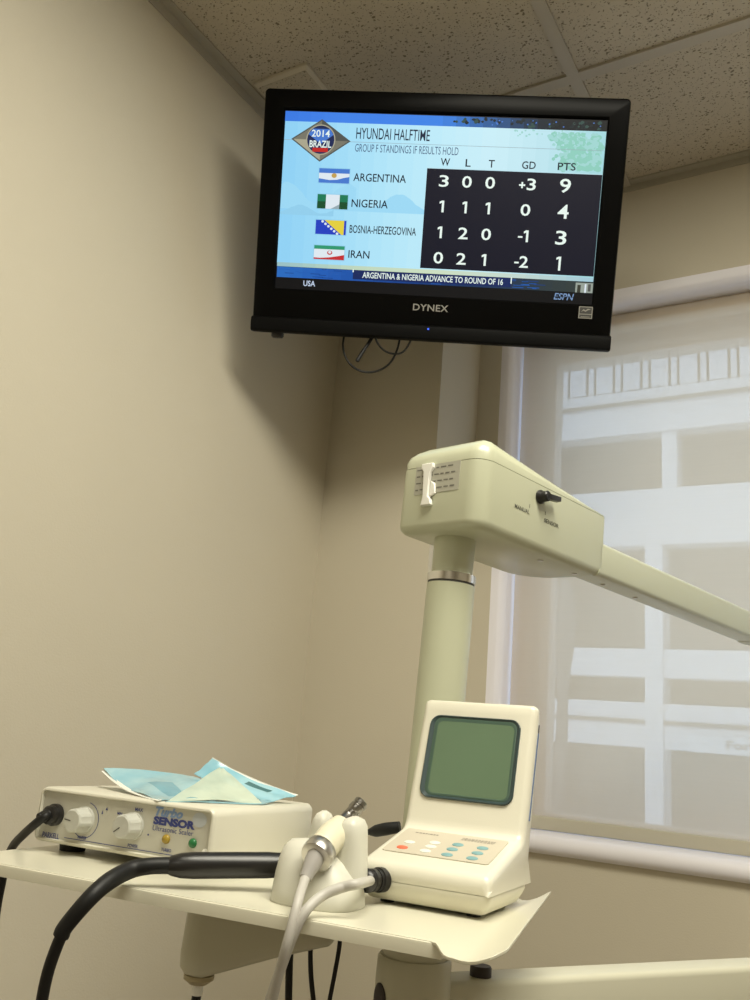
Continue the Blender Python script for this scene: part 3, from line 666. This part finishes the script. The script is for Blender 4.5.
# ------------------------------------------------------------------ sterilization pouches lying on the scaler
def film_mat(name, col, col2, trans):
    m = mat(name, col, .18, coat=.5); nt = m.node_tree; pb = nt.nodes['Principled BSDF']
    nz = nt.nodes.new('ShaderNodeTexNoise'); nz.inputs['Scale'].default_value = 30; nz.inputs['Detail'].default_value = 3
    tc = nt.nodes.new('ShaderNodeTexCoord'); nt.links.new(tc.outputs['Object'], nz.inputs['Vector'])
    rp = nt.nodes.new('ShaderNodeValToRGB'); rp.color_ramp.elements[0].color = (*col2, 1); rp.color_ramp.elements[1].color = (*col, 1); rp.color_ramp.elements[0].position = .35; rp.color_ramp.elements[1].position = .6
    nt.links.new(nz.outputs['Fac'], rp.inputs['Fac']); nt.links.new(rp.outputs['Color'], pb.inputs['Base Color'])
    bp = nt.nodes.new('ShaderNodeBump'); bp.inputs['Strength'].default_value = .35; bp.inputs['Distance'].default_value = .003
    nt.links.new(nz.outputs['Fac'], bp.inputs['Height']); nt.links.new(bp.outputs['Normal'], pb.inputs['Normal'])
    pb.inputs['Transmission Weight'].default_value = trans
    return m
M_pblue = film_mat('pouch_blue_film', (.36, .60, .68), (.24, .50, .62), .0)
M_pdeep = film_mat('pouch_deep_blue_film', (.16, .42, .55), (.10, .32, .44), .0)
M_ppap = mat('pouch_paper', (.78, .78, .72), .6, bump=.2, scale=80)
M_pgrn = film_mat('pouch_pale_green_film', (.58, .66, .55), (.48, .58, .50), .0)
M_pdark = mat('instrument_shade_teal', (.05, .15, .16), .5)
def sheet(name, quadpts, bend, mats, parent, nu=14, nv=10, seed=1, crumple=.0015, th=.0006, mi=None, flat=False):
    """a crumpled four-cornered sheet: a bilinear patch with sag and fine creases"""
    rr_ = random.Random(seed); P = [Vector(p) for p in quadpts]; ph = [rr_.uniform(0, 6) for _ in range(6)]
    q = MB(); g = []
    for j in range(nv+1):
        for i in range(nu+1):
            u, v = i/nu, j/nv
            p = P[0]*(1-u)*(1-v)+P[1]*u*(1-v)+P[2]*u*v+P[3]*(1-u)*v
            z = bend(u, v)+crumple*(math.sin(9*u+4*v+ph[0])+.6*math.sin(5*u-11*v+ph[1])+.4*math.sin(17*u+13*v+ph[2]))
            g.append(p+Vector((0, 0, z)))
    lo = [p-Vector((0, 0, th)) for p in g]; n = nu+1; K = len(g)
    for j in range(nv):
        for i in range(nu):
            f = (j*n+i, j*n+i+1, (j+1)*n+i+1, (j+1)*n+i); m_ = mi(i/nu, j/nv) if mi else 0
            q.add([], [], 0)
            q.f.append(list(f)); q.m.append(m_); q.sm.append(not flat); q.f.append([K+x for x in reversed(f)]); q.m.append(m_); q.sm.append(not flat)
    bd = list(range(n))+[r*n+nu for r in range(1, nv+1)]+[nv*n+i for i in range(nu-1, -1, -1)]+[r*n for r in range(nv-1, 0, -1)]
    for i in range(len(bd)): q.f.append([bd[i], K+bd[i], K+bd[(i+1) % len(bd)], bd[(i+1) % len(bd)]]); q.m.append(0); q.sm.append(False)
    q.v = [tuple(p) for p in g+lo]
    return q.build(name, mats, parent, angle=60)
TOP = z0+h   # local z of the case top (above the tray)
pa = empty('sterilization_pouch', sw(.10, .08, TOP), rz=sy); tag(pa, 'crumpled blue film pouch whose tip sticks out over the left of the scaler unit', 'pouch')
def pl(x, y, z): return Vector((x-.10, y-.08, z))
# film: pointed tip to the left, ridge behind, hem resting near the front
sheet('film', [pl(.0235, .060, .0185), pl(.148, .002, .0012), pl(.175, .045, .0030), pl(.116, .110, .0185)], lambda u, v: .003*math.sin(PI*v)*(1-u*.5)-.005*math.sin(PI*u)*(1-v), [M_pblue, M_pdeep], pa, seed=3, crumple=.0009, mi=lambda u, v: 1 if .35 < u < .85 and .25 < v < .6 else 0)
sheet('paper_edge', [pl(.0230, .0575, .0165), pl(.1475, -.001, .0006), pl(.149, .003, .0014), pl(.0245, .0615, .0180)], lambda u, v: -.005*math.sin(PI*u)-.0002, [M_ppap], pa, nv=2, seed=3, crumple=.0002)
pb_ = empty('sterilization_pouch', sw(.165, .10, TOP), rz=sy); tag(pb_, 'peaked pouch of blue film and white paper on the right half of the scaler unit', 'pouch')
def pm(x, y, z): return Vector((x-.165, y-.10, z))
# the rear leaf: a sloping wing from the raised peak down to the right
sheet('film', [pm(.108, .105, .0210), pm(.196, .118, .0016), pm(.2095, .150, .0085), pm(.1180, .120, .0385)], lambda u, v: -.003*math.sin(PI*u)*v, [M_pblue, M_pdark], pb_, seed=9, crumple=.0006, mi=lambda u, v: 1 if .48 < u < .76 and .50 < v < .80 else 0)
sheet('paper_back', [pm(.1165, .1225, .0395), pm(.2105, .1525, .0098), pm(.2085, .1490, .0078), pm(.1170, .1190, .0365)], lambda u, v: -.003*math.sin(PI*u), [M_ppap], pb_, nv=2, seed=9, crumple=.0003)
sheet('front_leaf', [pm(.155, .004, .0016), pm(.2040, .092, .0016), pm(.1500, .100, .0300), pm(.1430, .099, .0305)], lambda u, v: .0015*math.sin(PI*u)*(1-v), [M_pgrn], pb_, seed=5, crumple=.0006)
sheet('front_hem', [pm(.154, .002, .0010), pm(.2060, .090, .0012), pm(.2030, .118, .0036), pm(.1900, .100, .0040)], lambda u, v: 0, [M_pblue], pb_, nv=3, seed=6, crumple=.0003)

# ------------------------------------------------------------------ black scaler handpiece lying in front of the unit
hp = empty('scaler_handpiece', on_z(226, 880, ZT)); tag(hp, 'thick black scaler handpiece lying across the tray in front of the boxy unit', 'handpiece')
H0 = hp.location
a0 = at(166, 865.5, .722); a1 = at(290, 865.0, .752)
dv = (a1-a0)
c = MB(); L_ = dv.length; c.lathe([(.0050, -.001), (.0078, .004), (.0098, .012), (.0105, .022), (.0105, L_-.02), (.0095, L_)], 0, a0-H0, dv, 28); c.build('body', M_blackp, hp)
c = MB(); c.tube([a0-H0+dv.normalized()*.006, at(150, 866, .718)-H0, at(130, 870, .712)-H0, at(108, 882, .690)-H0, at(88, 900, .672)-H0, at(66, 926, .666)-H0, at(61, 936, .665)-H0], [.0066, .0066, .0070, .0070, .0066, .0062, .0062], 0, 16); c.build('hose_sleeve', M_black, hp)
c = MB(); c.tube([at(66, 926, .666)-H0, at(57, 946, .664)-H0, at(48, 972, .664)-H0, at(42, 1000, .664)-H0, at(38, 1030, .664)-H0], [.0046]*5, 0, 14); c.build('hose', M_black, hp)

# ------------------------------------------------------------------ screen unit with keypad
dy = .0809; DO = Vector((-.4099, .6894, ZT))
dv_ = empty('treatment_unit', DO, rz=dy); tag(dv_, 'ivory desktop treatment unit with green screen above a button panel on the tray', 'control unit')
w = .1178
b = MB(); prof = [(.0, .019), (-.0012, .0225), (-.0010, .0275), (.0012, .0318), (.0045, .0340), (.0090, .0354)]
prof += [(.0090+(.0800-.0090)*i/6, .0354+(.0541-.0354)*i/6) for i in range(1, 7)]
# fillet into the screen slab
prof += [(.0838, .0556), (.0868, .0580), (.0888, .0610), (.0902, .0650)]
prof += [(.0902+(.1175-.0902)*i/5, .0650+(.1650-.0650)*i/5) for i in range(1, 6)]
prof += [(.1188, .1715), (.1208, .1744), (.1237, .1754), (.1290, .1748), (.1320, .171), (.1325, .160), (.1190, .085), (.1130, .060), (.1095, .040), (.1080, .019)]
def inset_prof(x, k):   # rounded sides: pull the outline in towards its middle line near the ends
    out = []; n = len(prof)
    for i, (y, z) in enumerate(prof):
        (ya, za), (yb, zb) = prof[i-1], prof[(i+1) % n]; t = Vector((yb-ya, zb-za)); t.normalize(); nn = Vector((-t.y, t.x))
        if i == 0: nn = Vector((1, 0))
        if i == n-1: nn = Vector((-1, 0))
        out.append((x, y+nn.x*k*-1 if False else y+nn.x*k, z+nn.y*k if i not in (0, n-1) else z))
    return out
R_ = .0068
loops = []
for i in range(6):
    t = PI/2*i/5; loops.append((R_*(1-math.sin(t)), R_*(1-math.cos(t))))
loops = [(R_*(1-math.cos(PI/2*i/5)), R_*(1-math.sin(PI/2*i/5))) for i in range(6)]   # (x, inset)
# sign of the inset: towards the inside of the outline
area = sum(prof[i-1][0]*prof[i][1]-prof[i][0]*prof[i-1][1] for i in range(len(prof)))
sg = 1 if area > 0 else -1
LL = [inset_prof(x, sg*q) for x, q in loops] + [inset_prof(w-x, sg*q) for x, q in reversed(loops)]
b.loft(LL); b.build('body', M_ivory, dv_, angle=35)
b = MB()
def bl(q, z): return [(w/2+p[0], .0525+p[1], z) for p in rrect(w-2*q, .107-2*q, max(.0085-q, .003), 6)]
b.loft([bl(.010, .0030), bl(.0075, .0040), bl(.0025, .0120), bl(.0006, .0165), bl(.0010, .0185), bl(.0030, .0190), bl(.003, .022)]); b.build('base', M_ivory2, dv_)
for x in (.02, w-.02):
    for y in (.02, .085):
        b = MB(); b.lathe([(.006, 0), (.006, .0045)], 0, (x, y, 0), n=16); b.build('foot', M_black, dv_)
ks = Vector((0, .0710, .0187)).normalized(); kn_ = Vector((0, -ks.z, ks.y)); ko = Vector((0, .0059, .0346))
kf = lambda u, v, o_=0.0: Vector((u/1000, 0, 0))+ko+ks*(v/1000)+kn_*o_
b = MB(); b.loft([[kf(58+p[0]*1, 47.5+p[1]*1, o_) for p in rrect(98, 59, 3.5, 4)] for o_ in (-.0002, .0008)]); b.build('keypad', M_kpad, dv_)
for (u, v), m_ in zip(((25.5, 42.5), (24.6, 28.6), (47.1, 49), (47.2, 39), (46.9, 27.5), (67.9, 51.6), (67.2, 39.5), (67.6, 26), (90.8, 51.4), (90.5, 38.8), (90.3, 26)), [M_btnw, M_red]+[M_btnw]*3+[M_teal]*6):
    b = MB(); b.loft([[kf(*p, o_) for p in ell(u, v, 5.2*s_, 3.7*s_)] for s_, o_ in ((1, .0007), (1, .0012), (.85, .0016))]); o = b.build('button', m_, dv_)
    o['label'] = {M_btnw: 'white button', M_red: 'red button', M_teal: 'teal button'}[m_]
rr = random.Random(6); M_kink = mat('keypad_ink', (.26, .23, .19), .6)
for nm, rows in (('heading', ((20.5, 43, 68, 2.2),)), ('notes', ((66, 97, 69, 1.2), (66, 97, 66.6, 1.2), (66, 97, 64.3, 1.0)))):
    b = MB()
    for u0, u1, v, hh in rows:
        u = u0
        while u < u1:
            l = rr.uniform(1.2, 3.2); b.poly([kf(*p, .00095) for p in ((u, v-hh/2), (min(u+l, u1), v-hh/2), (min(u+l, u1), v+hh/2), (u, v+hh/2))], 0); u += l+.7
    b.build('print_'+nm, M_kink, dv_)
so_ = Vector((0, .0902, .0650)); ss = Vector((0, .0273, .1000)).normalized(); sn = Vector((0, -ss.z, ss.y))
off = .0065*1.0
sf = lambda u, v, o_=0.0: Vector((u/1000, 0, 0))+so_+ss*((v-8.7)/1000)+sn*o_
b = MB()
rg = lambda ww, hh, r, o_, du=0, dv2=0: [sf(57.5+du+p[0], 67.5+dv2+p[1], o_) for p in rrect(ww, hh, r, 6)]
b.loft([rg(92.5, 80.5, 10, -.0005), rg(92.5, 80.5, 10, .0016), rg(91, 79, 9.2, .0022), rg(84, 75, 7.5, .0008, .5, .3)], 0, False, False)
b.build('screen_bezel', M_bezel, dv_)
b = MB(); b.loft([rg(84.5, 75.5, 7.5, .0004, .5, .3), rg(84.5, 75.5, 7.5, .0009, .5, .3), rg(82, 73, 7, .0013, .5, .3), rg(77.5, 69, 5.5, .0008, 1.2, -.6)], 0, True, False); b.build('screen_gasket', mat('lcd_gasket', (.060, .105, .080), .3), dv_)
b = MB(); b.loft([rg(79, 70.5, 5.5, .0004, 1.2, -.6), rg(79, 70.5, 5.5, .0009, 1.2, -.6)]); b.build('display', M_lcd, dv_)
b = MB(); sbx = w+.0003
b.loft([[(x, y, z) for y, z in ((.1010, .072), (.1045, .072), (.1260, .150), (.1225, .150))] for x in (w-.002, sbx)]); b.build('side_label', M_sideblue, dv_)
b = MB(); b.loft([[(x, y, z) for y, z in ((.1225, .1502), (.1260, .1502), (.1275, .158), (.1245, .158))] for x in (w-.002, sbx)]); b.build('side_catch', M_blackp, dv_)
cc_ = Vector((.0215, -.0008, .0190))
b = MB(); b.lathe([(.0100, -.003), (.0100, .003), (.0088, .0035), (.0088, .006)], 0, cc_, (-.35, -1, 0), 28); b.build('hose_socket', M_blackp, dv_)
RD = Matrix.Rotation(dy, 3, 'Z')
def dw(p): return DO + RD @ Vector(p)

# ------------------------------------------------------------------ handpiece stand, motor handpiece, grey hose
SC = Vector((-.4215, .6480, ZT))
sd = empty('handpiece_stand', SC, rz=.10); tag(sd, 'off-white moulded cradle stand on the tray between the scaler and screen unit', 'stand')
b = MB()
def se(rx, ry, z, cy=0, p=2.6, n=36, cx=0):
    out = []
    for i in range(n):
        a = 2*PI*i/n; ca_, sa = math.cos(a), math.sin(a)
        out.append((cx+rx*math.copysign(abs(ca_)**(2/p), ca_), cy+ry*math.copysign(abs(sa)**(2/p), sa), z))
    return out
b.loft([se(.0370, .0320, 0), se(.0378, .0328, .0015), se(.0368, .0315, .010, 0), se(.0345, .0290, .022, .001, cx=-.002), se(.0295, .0250, .033, .002, cx=-.006), se(.0235, .0205, .041, .003, cx=-.010), se(.0165, .0145, .0460, .004, cx=-.013), se(.006, .006, .0475, .004, cx=-.013)])
def horn(x0, x1, xt0, xt1, y0, y1, zt):
    L2 = []
    for t in (0, .25, .5, .7, .85, .95, 1.0):
        k_ = 1 if t < .8 else math.sqrt(max(0, 1-((t-.8)/.2)**2))*.75+.25
        xa, xb = x0+(xt0-x0)*t, x1+(xt1-x1)*t; cx = (xa+xb)/2; hx = (xb-xa)/2*k_; cy = (y0+y1)/2; hy = (y1-y0)/2*k_
        L2.append(se(hx, hy, .020+(zt-.020)*t, cy, 2.8, 24, cx))
    b.loft(L2)
horn(-.026, .004, -.0150, -.0030, .004, .026, .0700)
horn(.000, .0365, .0150, .0315, -.006, .024, .0690)
b.build('cradle', M_stand, sd)
mh = empty('motor_handpiece', SC+Vector((0, 0, .050))); tag(mh, 'cream and steel motor handpiece with grey boot resting on the cradle stand', 'handpiece')
O = mh.location
p_cone = at(307.5, 874, .680); p_ring = at(315.5, 857.5, .690); p_body = at(341, 825, .730); p_neck = at(347, 818, .740); p_head = at(355, 809.5, .745)
ax = (p_body-p_ring).normalized(); La = (p_body-p_ring).length
c = MB(); c.lathe([(.0100, -.0005), (.0128, .000), (.0134, .003), (.0132, .010), (.0115, .012)], 0, p_ring-O, ax, 36); c.build('steel_ring', M_steel, mh)
c = MB(); c.lathe([(.0115, .010), (.0120, .014), (.0122, .030), (.0112, La-.012), (.0090, La)], 0, p_ring-O, ax, 32); c.build('body', M_hbody, mh)
c = MB(); c.lathe([(.0076, 0.003), (.0074, -.004), (.0056, -.012), (.0050, -.018)], 0, p_ring-O, (p_ring-p_cone), 24); c.build('boot', M_greyd, mh)
c = MB(); c.tube([p_body-O-ax*.010, p_neck-O, p_head-O-(p_head-p_neck).normalized()*.002], [.0062, .0058, .0054], 0, 16)
hd = (p_head-p_neck).normalized(); c.lathe([(.0052, -.003), (.0064, -.001), (.0064, .003), (.0056, .0035), (.0056, .0045), (.0064, .005), (.0064, .008), (.0050, .0095)], 0, p_head-O, hd, 24); c.build('contra_angle_head', mat('dark_steel', (.30, .29, .27), .28, metal=1), mh)
c = MB(); pe = p_ring-(p_ring-p_cone).normalized()*.017
c.tube([pe, at(303, 885, .668), at(297, 905, .645), at(288, 940, .632), at(280, 970, .632), at(271, 1005, .635), at(262, 1040, .64)], .0037, 0, 14)
c.tube([at(262, 1040, .64), at(258, 1052, .642), at(256, 1040, .645)], .0037, 0, 14)
sk = dw(cc_) + RD @ Vector((-.35, -1, 0)).normalized()*.010
c.tube([at(256, 1040, .645), at(268, 1005, .638), at(281, 968, .636), at(292, 938, .636), at(305, 912, .642), at(322, 896, .656), at(342, 887.5, .662), at(360, 883.5, .668), sk], .0039, 0, 14)
o = c.build('hose', M_grey); tag(o, 'grey hose looping from the motor handpiece over the tray edge to the screen unit', 'hose')
c = MB(); dr = (RD @ Vector((-.35, -1, 0))).normalized(); c.lathe([(.0060, -.001), (.0090, .003), (.0090, .007), (.0084, .0075), (.0084, .009), (.0094, .0095), (.0094, .0125), (.0072, .0155), (.0050, .017)], 0, dw(cc_)+dr*.0045, dr, 28)
o = c.build('hose_plug', M_blackp); tag(o, 'ribbed black plug joining the grey hose to the screen unit front', 'plug')

# power lead behind the units
c = MB()
c.tube([sw(w_ if False else .205, .1885, .030), sw(.222, .200, .030), at(330, 826, .86), at(352, 832, .85), at(372, 832, .845)], [.0028]*5, 0, 10)
c.tube([at(370, 832, .845), at(376, 831, .843), at(386, 829, .838), at(400, 827, .835)], [.0034, .0056, .0060, .0052], 0, 14, 4)
o = c.build('power_lead', M_black); tag(o, 'black lead and plug running behind the cradle stand to the screen unit', 'cable')
# three dark cables hanging below the tray
for pts, r_, lab in (((at(292, 925, .84), at(290, 950, .84), at(289, 980, .84), at(288, 1030, .84)), .0036, 'thickest black cable hanging under the tray close behind the grey hose'),
                     ((at(312, 920, .83), at(310.5, 945, .83), at(311, 975, .83), at(314, 1005, .83), at(318, 1040, .83)), .0024, 'middle black cable hanging under the tray, bowing slightly'),
                     ((at(341, 920, .83), at(339.5, 945, .83), at(335, 972, .83), at(329, 1003, .83), at(322, 1040, .83)), .0022, 'thin black cable hanging under the tray nearest the joint collar')):
    c = MB(); c.tube(pts, r_, 0, 10); o = c.build('hanging_cable', M_black); tag(o, lab, 'cable', 'black cables hanging under the tray')

# ------------------------------------------------------------------ light
def troffer(name, x, y, sx, sy_, power, col=(1, .955, .80)):
    l = bpy.data.lights.new(name, 'AREA'); l.shape = 'RECTANGLE'; l.size = sx; l.size_y = sy_; l.energy = power; l.color = col
    o = bpy.data.objects.new(name, l); COL.objects.link(o); o.location = (x, y, ZC-.012); return o
troffer('fluorescent_panel', .24, .44, 1.2, .6, 42)
troffer('fluorescent_panel', .22, -1.35, 1.2, .6, 8)
sn_ = bpy.data.lights.new('sun', 'SUN'); sn_.energy = 2.4; sn_.angle = .02; sn_.color = (.80, .90, 1.0)
so2 = bpy.data.objects.new('sun', sn_); COL.objects.link(so2); so2.rotation_euler = Vector((.35, .75, -.70)).to_track_quat('-Z', 'Y').to_euler(); so2.location = (0, -3, 8)
wd = bpy.data.worlds.new('sky'); sc.world = wd; wd.use_nodes = True
bg = wd.node_tree.nodes['Background']; bg.inputs['Color'].default_value = (.56, .74, 1.0, 1); bg.inputs['Strength'].default_value = 2.2

sc.view_settings.view_transform = 'Standard'; sc.view_settings.look = 'None'; sc.view_settings.gamma = 1.0
sc.view_settings.use_curve_mapping = False; sc.view_settings.exposure = 0.0
